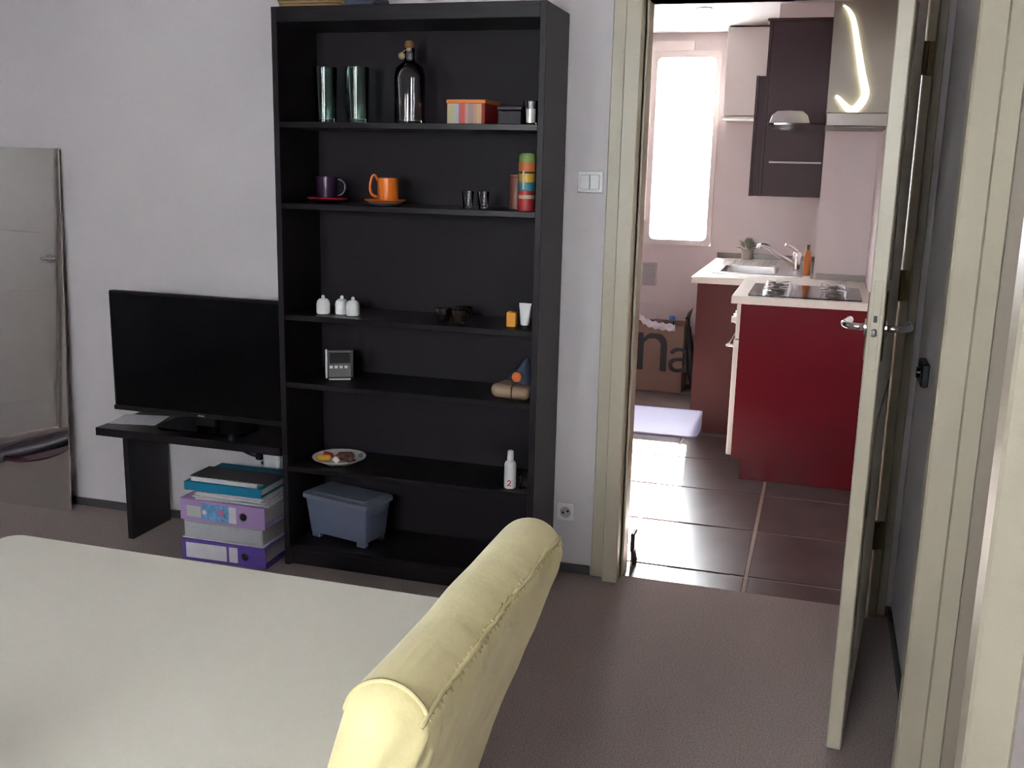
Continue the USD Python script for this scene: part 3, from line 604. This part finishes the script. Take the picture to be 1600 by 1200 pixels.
# on top of the bookshelf
t = thing('wicker_tray', 'shallow brown wicker tray lying on top of the bookshelf', 'tray', (.13, -.19, BH))
ww = []
for k in range(5):
    zz = BH + .0055 + k * .010; e_ = .012 * k / 4
    ww.append(tube([(-.0 + .03 - e_, -.285 - e_, zz), (.245 + e_, -.285 - e_, zz), (.245 + e_, -.06 + e_, zz), (.03 - e_, -.06 + e_, zz), (.03 - e_, -.285 - e_, zz)], .0055, 6))
part('woven_rim', cat(*ww), 'wicker', t, smooth=True, kind='stuff'); part('base', bx(.03, .245, -.285, -.06, BH + .0002, BH + .006), 'wicker', t)
t = thing('folded_cloth', 'dark folded cloth on top of the bookshelf beside the tray', 'cloth', (.31, -.2, BH))
part('fold', hull_spheres([(.275, -.27, BH + .012, .012), (.355, -.26, BH + .010, .010), (.28, -.10, BH + .012, .012), (.35, -.1, BH + .012, .012)]), 'navy_cloth', t, smooth=40)
part('fold', hull_spheres([(.285, -.25, BH + .034, .011), (.34, -.25, BH + .032, .010), (.29, -.11, BH + .034, .011), (.34, -.11, BH + .034, .011)]), 'navy_cloth', t, smooth=40)

# ---------------------------------------------------------------- table
TX0, TX1, TY0, TY1, TZ = .331, 1.335, -2.86, -1.957, .75
t = thing('dining_table', 'cream laminate table with rounded corners in the foreground', 'table', ((TX0 + TX1) / 2, (TY0 + TY1) / 2, 0))
tp = rrect(TX0, TX1, TY0, TY1, .035)
part('tabletop', cat(prism(tp, TZ - .028, TZ - .002, 'z'), prism(tp.buffer(-.002), TZ - .002, TZ, 'z')), 'table_top', t, smooth=25)
part('edge_band', prism(tp.buffer(.0012).difference(tp.buffer(-.0002)), TZ - .027, TZ - .003, 'z'), 'table_edge', t, smooth=25)
part('apron', cat(rb(TX0 + .07, TX1 - .07, TY1 - .09, TY1 - .07, TZ - .10, TZ - .028), rb(TX0 + .07, TX1 - .07, TY0 + .07, TY0 + .09, TZ - .10, TZ - .028), rb(TX0 + .07, TX0 + .09, TY0 + .09, TY1 - .09, TZ - .10, TZ - .028), rb(TX1 - .09, TX1 - .07, TY0 + .09, TY1 - .09, TZ - .10, TZ - .028)), 'table_edge', t)
for x_ in (TX0 + .06, TX1 - .105):
    for y_ in (TY0 + .06, TY1 - .105): part('leg', rb(x_, x_ + .045, y_, y_ + .045, 0, TZ - .028, .004), 'table_edge', t)

# ---------------------------------------------------------------- chair (back towards us, tucked in at the table's right end)
CX = 1.46
t = thing('dining_chair', 'cream-yellow suede dining chair with gathered seam at the right end of the table', 'chair', (1.30, -2.475, 0))
rr = .047
prof = [(1.300, .40), (1.350, .56), (1.410, .74), (1.457, .87), (1.484, .965)]
YA, YB = -2.215, -2.690
def backshape():
    parts_ = []
    for (xa, za), (xb, zb) in zip(prof[:-1], prof[1:]):
        parts_.append(manifold3d.Manifold.hull_points(hull_spheres([(xa, YA, za, rr), (xa, YB, za, rr), (xb, YA, zb, rr), (xb, YB, zb, rr)], 3).vertices))
    m = parts_[0]
    for q in parts_[1:]: m = m + q
    m = m.refine_to_length(.014).to_mesh(); m = trimesh.Trimesh(m.vert_properties[:, :3], m.tri_verts)
    trimesh.smoothing.filter_taubin(m, iterations=12)
    v, n = m.vertices, m.vertex_normals
    # soft wrinkles running down the outer face and gathers along the top seam
    zc = v[:, 2]; out = n[:, 0]
    wr = .011 * (meshkit.fbm(np.stack([v[:, 0] * 4, v[:, 1] * 26, zc * 5], -1), 3, 4) - .5) * np.clip(out + .2, 0, 1)
    ga = .0045 * np.sin(v[:, 1] * 210 + 2 * np.sin(zc * 30)) * np.exp(-((zc - .95) / .03) ** 2) * np.clip(out, 0, 1)
    lo = .006 * (meshkit.fbm(v * 7, 2, 9) - .5)
    return trimesh.Trimesh(v + n * (wr + ga + lo)[:, None], m.faces)
bk = backshape()
bp_ = part('backrest', bk, 'suede', t, smooth=True)
# seam: welt following the outer top edge, over the rounded ends
def on_back(y, ang):     # point on the top roll at angle from +x (0) to +z (90)
    a = math.radians(ang); return np.array([1.484 + (rr + .0005) * math.cos(a), y, .965 + (rr + .0005) * math.sin(a)])
seam = [on_back(YA + .035, 12), on_back(YA + .02, 20), on_back(YA - .01, 24)] + [on_back(y, 26) for y in np.linspace(YA - .05, YB + .03, 14)] + [on_back(YB - .005, 24), on_back(YB - .03, 16)]
sp = spline(seam, 90)
near = trimesh.proximity.closest_point(bk, sp)[0]
part('seam', tube(near + [.0005, 0, .0005], .0032, 6), 'suede_seam', bp_, smooth=True)
st_ = []
for k in range(2, 88, 2):
    p_ = near[k]; d_ = near[min(k + 1, 89)] - near[k - 1]; d_ /= np.linalg.norm(d_)
    nrm = np.array([.8, 0, .6]); s_ = np.cross(d_, nrm); s_ /= np.linalg.norm(s_)
    L_ = .005 + .004 * rng.random()
    st_.append(tube([p_ - s_ * L_, p_ + nrm * .0008, p_ + s_ * L_ * .8], [.0012, .0020, .0012], 6))
part('gathers', cat(*st_), 'suede', bp_, smooth=True, kind='stuff')
# end boxing seam across the near corner of the back
bnd = [np.array([1.484 + .046 * math.cos(a), YB - .012, .965 + .049 * math.sin(a)]) for a in np.linspace(math.radians(20), math.radians(170), 30)]
nb = trimesh.proximity.closest_point(bk, np.array(bnd))[0]
part('seam', tube(nb, .0030, 6), 'suede_seam', bp_, smooth=True)
seat = hull_spheres([(1.065, YA - .0, .44, .05), (1.065, YB, .44, .05), (1.30, YA, .44, .05), (1.30, YB, .44, .05)]).subdivide()
part('seat', seat, 'suede', t, smooth=True)
part('seat_frame', rb(1.04, 1.32, YB - .03, YA + .03, .36, .40, .004), 'dark_leg', t)
for x_ in (1.045, 1.275):
    for y_ in (YB - .025, YA - .015): part('leg', rb(x_, x_ + .04, y_, y_ + .04, 0, .37, .004), 'dark_leg', t)

chair_path = t
dup(chair_path, 'dining_chair', (.71, -2.98, 0), 'unseen second cream-yellow suede dining chair added to shade the table from its near side', rz=-90)  # out-of-view copy, added so its back throws shade onto the tabletop

# ---------------------------------------------------------------- kitchen
# hob unit (near), its glossy red end panel faces the living room
HX0, HX1, HY0, HY1 = 1.505, 2.097, 1.442, 2.43
t = thing('base_cabinet', 'glossy dark red kitchen base unit with its side facing the doorway', 'cabinet', ((HX0 + HX1) / 2, 1.75, 0))
pl = Polygon([(HX0, .105), (1.552, .105), (1.552, 0), (HX1, 0), (HX1, .872), (HX0, .872)])
part('side_panel', prism(pl, HY0, HY0 + .019, 'y'), 'red_gloss', t)
part('carcass', bx(HX0 + .03, HX1, HY0 + .02, 2.29, .105, .870), 'enamel_white', t); part('plinth', bx(1.555, 1.575, HY0 + .02, 2.29, 0, .105), 'red_gloss', t)
part('door', rb(HX0 - .004, HX0 + .028, 2.085, 2.288, .108, .868, .002), 'red_gloss', t)
t = thing('oven', 'built-in white oven front with round knobs under the hob', 'oven', (1.49, 1.77, .11))
part('front_panel', rb(1.484, HX0 + .029, HY0 + .022, 2.08, .70, .868, .003), 'enamel_white', t); part('oven_door', rb(1.478, HX0 + .029, HY0 + .022, 2.08, .112, .695, .004), 'enamel_white', t)
part('oven_window', rb(1.4765, 1.479, 1.56, 1.98, .25, .58, .0006), 'hob_glass', t)
part('handle', tube([(1.478, 1.52, .655), (1.445, 1.52, .655), (1.445, 2.02, .655), (1.478, 2.02, .655)], .008, 8), 'chrome', t, smooth=40)
for y_ in (1.52, 1.63, 1.74, 1.85, 1.96): part('knob', rot(lathe([(0, 0), (.021, 0), (.021, .006), (.017, .012), (.0155, .026), (0, .027)], (0, 0, 0), 20), -90, 'y').apply_translation((1.484, y_, .785)), 'enamel_white', t, smooth=40)
t = thing('worktop', 'pale kitchen worktop with rounded front edge carrying hob and sink', 'worktop', (1.78, 2.4, .873))
wt = Polygon([(1.456, 1.436), (2.098, 1.436), (2.098, 2.448), (1.818, 2.448), (1.818, 3.618), (1.165, 3.618), (1.165, 2.252), (1.456, 2.252)]).buffer(-.008).buffer(.008, quad_segs=4)
basin = rrect(1.285, 1.615, 2.58, 3.02, .04)
part('slab', cat(prism(wt.difference(basin), .8735, .9075, 'z'), prism(wt.buffer(-.003).difference(basin), .9075, .910, 'z')), 'worktop', t)
part('upstand', cat(bx(1.83, 2.095, 2.435, 2.447, .91, .945), bx(1.805, 1.817, 2.46, 3.61, .91, .945), bx(1.17, 1.8, 3.606, 3.618, .91, .945)), 'dark_steel', t)
t = thing('hob', 'black glass hob with chrome pan supports on the near worktop', 'hob', (1.79, 1.72, .911))
part('glass_plate', prism(rrect(1.53, 2.055, 1.475, 2.02, .015), .9105, .9165, 'z'), 'hob_glass', t)
for hx in (1.655, 1.925):
    for hy in (1.62, 1.87):
        b_ = part('burner', lathe([(0, 0), (.040, 0), (.040, .008), (.028, .012), (.026, .018), (0, .019)], (hx, hy, .917), 24), 'dark_steel', t, smooth=40)
        part('pan_support', cat(*[rot(rb(.020, .085, -.003, .003, .022, .028, .001), a, 'z').apply_translation((hx, hy, .917)) for a in (45, 135, 225, 315)], *[rot(rb(.079, .085, -.003, .003, 0, .026, .001), a, 'z').apply_translation((hx, hy, .917)) for a in (45, 135, 225, 315)]), 'chrome', b_)
# far sink unit
SX0, SY0 = 1.195, 2.298
t = thing('base_cabinet', 'dull dark red-brown sink unit beyond the glossy red unit', 'cabinet', (1.5, 2.9, 0))
pl = Polygon([(SX0, .128), (1.268, .128), (1.268, 0), (1.80, 0), (1.80, .872), (SX0, .872)])
part('side_panel', prism(pl, SY0, SY0 + .019, 'y'), 'brown_front', t)
part('carcass', cat(bx(SX0 + .022, 1.80, SY0 + .02, 2.56, .128, .868), bx(SX0 + .022, 1.80, 3.04, 3.60, .128, .868), bx(SX0 + .022, 1.27, 2.56, 3.04, .128, .868)), 'enamel_white', t)
part('plinth', bx(1.272, 1.29, SY0 + .02, 3.60, 0, .128), 'brown_front', t)
for a, b in ((SY0 + .004, 2.945), (2.951, 3.60)):
    d_ = part('door', rb(SX0 - .002, SX0 + .020, a + .018, b, .132, .866, .002), 'brown_front', t)
    part('handle', tube([(SX0 - .002, b - .10, .80), (SX0 - .030, b - .10, .80), (SX0 - .030, b - .24, .80), (SX0 - .002, b - .24, .80)], .006, 8), 'chrome', d_, smooth=40)
t = thing('sink', 'stainless inset sink with ribbed drainer at the far worktop', 'sink', (1.45, 2.9, .91))
rim = rrect(1.245, 1.760, 2.48, 3.48, .05)
part('rim', prism(rim.difference(basin), .9102, .9145, 'z'), 'sink_steel', t)
bw = basin.difference(basin.buffer(-.0025))
part('basin', cat(prism(bw, .75, .913, 'z'), prism(basin, .748, .7505, 'z')), 'sink_steel', t)
for k in range(9): part('drainer_rib', rb(1.30 + k * .038, 1.315 + k * .038, 3.08, 3.42, .9145, .918, .0015), 'sink_steel', t)
t = thing('mixer_tap', 'chrome kitchen mixer tap with slanted spout over the sink', 'tap', (1.715, 2.84, .9147))
part('body', lathe([(0, 0), (.028, 0), (.028, .006), (.022, .010), (.022, .075), (.024, .080), (.024, .105), (.018, .116), (0, .118)], (1.715, 2.84, .9147), 24), 'chrome', t, smooth=40)
part('spout', tube(spline([(1.705, 2.84, .945), (1.65, 2.82, .985), (1.58, 2.80, 1.025), (1.515, 2.785, 1.064), (1.498, 2.78, 1.062), (1.494, 2.78, 1.048)], 30), np.linspace(.0165, .0150, 30), 12), 'chrome', t, smooth=50)
part('lever', tube(spline([(1.715, 2.84, 1.028), (1.69, 2.83, 1.050), (1.645, 2.81, 1.072)], 12), np.linspace(.012, .008, 12), 10), 'chrome', t, smooth=50)
t = thing('soap_bottle', 'tall orange-brown bottle beside the tap', 'bottle', (1.778, 2.62, .9147))
part('body', lathe([(0, 0), (.019, 0), (.022, .004), (.021, .10), (.014, .135), (.008, .145), (0, .145)], (1.780, 2.62, .9147), 20), 'soap_orange', t, smooth=40); part('cap', cyl((1.780, 2.62, 1.0597), .009, .030, 16), 'candy_brown', t, smooth=40)
t = thing('potted_plant', 'small grey-green plant in a low pot on the far end of the worktop', 'plant', (1.375, 3.535, .9103))
part('pot', lathe([(0, 0), (.036, 0), (.042, .065), (.038, .066), (.034, .01), (0, .01)], (1.375, 3.535, .9103), 24), 'pot_grey', t, smooth=40)
lv = []
for k in range(34):
    a = rng.uniform(0, 6.28); el = rng.uniform(.2, 1.4); r0 = .045 + .03 * rng.random(); d_ = np.array([math.cos(a) * math.cos(el), math.sin(a) * math.cos(el), math.sin(el)])
    c_ = np.array([1.375, 3.535, .975]) + d_ * r0 * .9; s_ = np.cross(d_, [0, 0, 1.0]); s_ /= np.linalg.norm(s_) + 1e-9; n_ = np.cross(s_, d_)
    w_ = np.array([c_ - d_ * .03, c_ + s_ * .013 + n_ * .002, c_ + d_ * .028, c_ - s_ * .013 + n_ * .002, c_ + n_ * .005, c_ - n_ * .002]); lv.append(trimesh.convex.convex_hull(w_))
part('leaves', cat(*lv), 'leaf', t, kind='stuff'); part('soil', cyl((1.375, 3.535, .962), .036, .006, 20), 'dark_leg', t)

# wall cabinets and hood
t = thing('wall_cabinet', 'tall dark aubergine wall cabinet beyond the cooker hood', 'cabinet', (1.65, 2.62, 1.35))
part('carcass', bx(1.502, 1.816, 2.462, 2.86, 1.362, 2.300), 'aubergine', t); part('door', rb(1.482, 1.501, 2.462, 2.862, 1.360, 2.302, .002), 'aubergine', t)
part('light_rail', rb(1.53, 1.812, 2.4565, 2.4625, 1.545, 1.555, .001), 'grey_plastic', t)
part('cornice', rb(1.470, 1.816, 2.455, 2.87, 2.302, 2.316, .003), 'aubergine', t)
t = thing('wall_cabinet', 'lower dark aubergine wall cabinet behind the tall one', 'cabinet', (1.62, 3.1, 1.35))
part('carcass', bx(1.422, 1.816, 2.872, 3.30, 1.352, 2.048), 'aubergine', t); part('door', rb(1.402, 1.421, 2.872, 3.302, 1.350, 2.050, .002), 'aubergine', t)
t = thing('wall_cabinet', 'pale boxed cupboard hung high at the far wall right of the window', 'cabinet', (1.35, 3.45, 1.83))
part('carcass', rb(1.175, 1.52, 3.315, 3.616, 1.838, 2.385, .003), 'pvc', t); part('door', rb(1.178, 1.517, 3.296, 3.314, 1.842, 2.381, .003), 'pvc', t); part('light_shelf', rb(1.17, 1.52, 3.29, 3.616, 1.822, 1.836, .002), 'enamel_white', t)
t = thing('cooker_hood', 'steel chimney cooker hood with glass shelf above the hob', 'cooker hood', (1.85, 1.76, 1.71))
part('chimney', rb(1.818, 2.098, 1.63, 1.90, 1.77, KC - .002, .003), 'steel', t); part('canopy', rb(1.822, 2.098, 1.475, 2.06, 1.708, 1.7685, .004), 'dark_steel', t)
part('glass_visor', prism(rrect(1.562, 1.825, 1.475, 2.06, .03), 1.712, 1.720, 'z'), 'glass_clear', t)
part('filter', bx(1.86, 2.06, 1.52, 2.01, 1.7055, 1.7085), 'steel', t)
t = thing('upturned_dish', 'pale grey upturned dish on the glass shelf of the hood', 'dish', (1.655, 1.60, 1.7205))
part('dish', lathe([(.090, 0), (.094, .004), (.082, .040), (.060, .058), (0, .062), (0, .058), (.058, .054), (.078, .038), (.088, .004)], (1.657, 1.60, 1.7205), 36), 'grey_plastic', t, smooth=40)
t = thing('neon_tube', 'glowing white J-shaped light tube standing on the cooker hood', 'light', (1.93, 1.6, 1.77))
J = [[1.856, 1.6, 2.25], [1.893, 1.6, 2.211], [1.92, 1.6, 2.132], [1.947, 1.6, 2.02], [1.976, 1.6, 1.907], [1.986, 1.6, 1.855], [1.973, 1.6, 1.821], [1.937, 1.6, 1.787], [1.894, 1.6, 1.814], [1.854, 1.6, 1.849]]
js = spline(J, 70); jr = np.interp(np.linspace(0, 1, 70), [0, .1, .35, .62, .78, .88, 1], [.004, .011, .0135, .0165, .0185, .015, .007])
part('glowing_tube', tube(js, jr, 12), 'neon', t, smooth=True)
part('end_cap', ball((1.856, 1.6, 2.252), .006, 2), 'grey_plastic', t); part('end_cap', ball((1.853, 1.6, 1.850), .008, 2), 'grey_plastic', t)
part('foot_clip', rb(1.925, 1.950, 1.585, 1.615, 1.7687, 1.776, .001), 'grey_plastic', t)

# carton with print, and what is in it
t = thing('carton', 'open brown cardboard carton with large dark letters under the window', 'carton', (.81, 3.42, 0))
cw = []
part('wall_panel', rb(.600, 1.012, 3.300, 3.306, .002, .46, .001), 'carton', t); part('wall_panel', rb(.600, 1.012, 3.574, 3.580, .002, .46, .001), 'carton', t)
part('wall_panel', rb(.600, .606, 3.306, 3.574, .002, .46, .001), 'carton', t); part('wall_panel', rb(1.006, 1.012, 3.306, 3.574, .002, .46, .001), 'carton', t)
part('base', bx(.606, 1.006, 3.306, 3.574, .002, .008), 'carton', t)
part('flap', rot(rb(1.006, 1.012, 3.31, 3.57, .46, .56, .001), 12, 'y', (1.009, 0, .46)), 'carton', t)
for k, (s_, x_, z_) in enumerate((('n', .665, .17), ('a', .905, .17))):
    tm = meshkit.text_mesh(s_, .34 if k == 0 else .22, 0.0012, False); tm = rot(tm, 90, 'x'); part('printed_letter', move(tm, (x_ - tm.bounds[0][0] * 0, 3.3, z_ - .02)), 'carton_print', t)
t = thing('paper_bag', 'crumpled white paper hanging over the carton front edge', 'paper', (.78, 3.31, .43))
pv = spline([(.62, 3.36, .60), (.68, 3.33, .53), (.76, 3.293, .475), (.86, 3.290, .455), (.95, 3.291, .450)], 30); rowsv = []
for k in range(30):
    w_ = .018 + .012 * math.sin(k * .9) ** 2
    rowsv += [pv[k] + [0, 0, w_], pv[k] + [0, -.006 - .005 * math.sin(k), 0], pv[k] + [0, 0, -w_], pv[k] + [0, .0045, 0]]
f_ = []
for k in range(29):
    for j in range(4):
        q = (j + 1) % 4; f_ += [(k * 4 + j, k * 4 + q, k * 4 + 4 + q), (k * 4 + j, k * 4 + 4 + q, k * 4 + 4 + j)]
f_ += [(0, 1, 2), (0, 2, 3), (116, 118, 117), (116, 119, 118)]
pm = trimesh.Trimesh(rowsv, f_, process=False); trimesh.repair.fix_normals(pm); part('sheet', pm, 'paper', t)
t = thing('water_bottle', 'bottle with round blue cap poking out of the carton', 'bottle', (.905, 3.45, .01))
part('body', lathe([(0, 0), (.035, 0), (.037, .01), (.037, .36), (.018, .44), (.015, .47), (0, .47)], (.905, 3.45, .009), 24), 'glass_clear', t, smooth=40); part('cap', lathe([(0, .465), (.022, .465), (.022, .49), (.015, .50), (0, .502)], (.905, 3.45, .009), 20), 'blue_cap', t, smooth=40)
t = thing('cloth_bundle', 'dark red cloth bundle inside the carton', 'cloth', (.76, 3.44, .01))
part('fold', hull_spheres([(.68, 3.44, .36, .07), (.80, 3.46, .42, .06), (.72, 3.44, .08, .07), (.80, 3.46, .08, .07)]), 'bag_red', t, smooth=True)
t = thing('folded_umbrella', 'black folded umbrella leaning at the right side of the carton', 'umbrella', (1.04, 3.36, 0))
part('canopy', tube(spline([(1.115, 3.255, .045), (1.090, 3.255, .16), (1.060, 3.255, .34), (1.045, 3.257, .47)], 20), np.interp(np.linspace(0, 1, 20), [0, .3, 1], [.028, .036, .014]), 10), 'black_plastic', t, smooth=True)
part('handle', tube(spline([(1.045, 3.257, .47), (1.042, 3.26, .51), (1.034, 3.262, .53), (1.024, 3.262, .52)], 14), .008, 8), 'black_plastic', t, smooth=True)
part('tip', tube([(1.115, 3.255, .045), (1.120, 3.255, .002)], [.010, .004], 8), 'black_plastic', t)
t = thing('floor_mat', 'pale blue rectangular mat on the kitchen tiles before the sink unit', 'mat', (.9, 2.5, 0))
part('mat_top', prism(rrect(.30, 1.262, 2.13, 2.79, .05), .0006, .009, 'z'), 'mat_blue', t, smooth=25)
part('binding', prism(rrect(.30, 1.262, 2.13, 2.79, .05).difference(rrect(.315, 1.247, 2.145, 2.775, .045)), .009, .0105, 'z'), 'mat_blue', t)
t = thing('air_vent', 'small square grey vent grille low on the far kitchen wall', 'vent', (.70, KF, .76))
part('frame', prism(sbox(.655, .69, .757, .852).difference(sbox(.667, .702, .745, .84)), KF - .012, KF, 'y'), 'grey_plastic', t)
for k in range(6): part('slat', rot(rb(.667, .745, KF - .010, KF - .001, .706 + k * .0225, .714 + k * .0225, .001), 0), 'grey_plastic', t)
part('backing', bx(.66, .752, KF - .002, KF - .0005, .695, .847), 'grey_plastic', t)
t = thing('ceiling_spot', 'small recessed ceiling spotlight in the kitchen', 'spotlight', (1.11, 2.56, KC))
part('bezel', lathe([(.030, -.003), (.046, -.004), (.048, 0), (.030, 0)], (1.11, 2.56, KC - .0005), 28), 'chrome', t, smooth=40); part('lamp', cyl((1.11, 2.56, KC - .003), .029, .002, 24), 'spot_glow', t)
t = thing('hand_brush', 'small black bristle brush standing at the foot of the left door post', 'brush', (1.262, .10, 0))
part('block', rb(1.240, 1.256, .145, .215, .05, .125, .004), 'black_plastic', t)
br = []
for k in range(60):
    x_, y_ = rng.uniform(1.241, 1.255), rng.uniform(.147, .213); br.append(tube([(x_, y_, .052), (x_ + rng.uniform(-.002, .012), y_ + rng.uniform(-.012, .012), .0005)], .0012, 4))
part('bristles', cat(*br), 'black_plastic', t, kind='stuff')

# ---------------------------------------------------------------- groups of alike things
GROUPS = dict(glass_tumbler='green tumblers on the upper shelf', shaker='white shakers on the middle shelf', shot_glass='shot glasses on the second shelf', tealight_glass='tealight bowls on the middle shelf',
              dining_chair='suede chairs at the table', wrapped_sweet='sweets on the plate', ring_binder='binders in the stack under the bench', cup='cups on the second shelf', saucer='saucers on the second shelf',
              base_cabinet='kitchen base units', wall_cabinet='kitchen wall cabinets')
for p_ in stage.GetPrimAtPath('/World').GetChildren():
    b_ = p_.GetName(); b_ = b_[:-4] if b_[-4:-3] == '_' and b_[-3:].isdigit() else b_
    if b_ in GROUPS: p_.SetCustomDataByKey('group', GROUPS[b_])
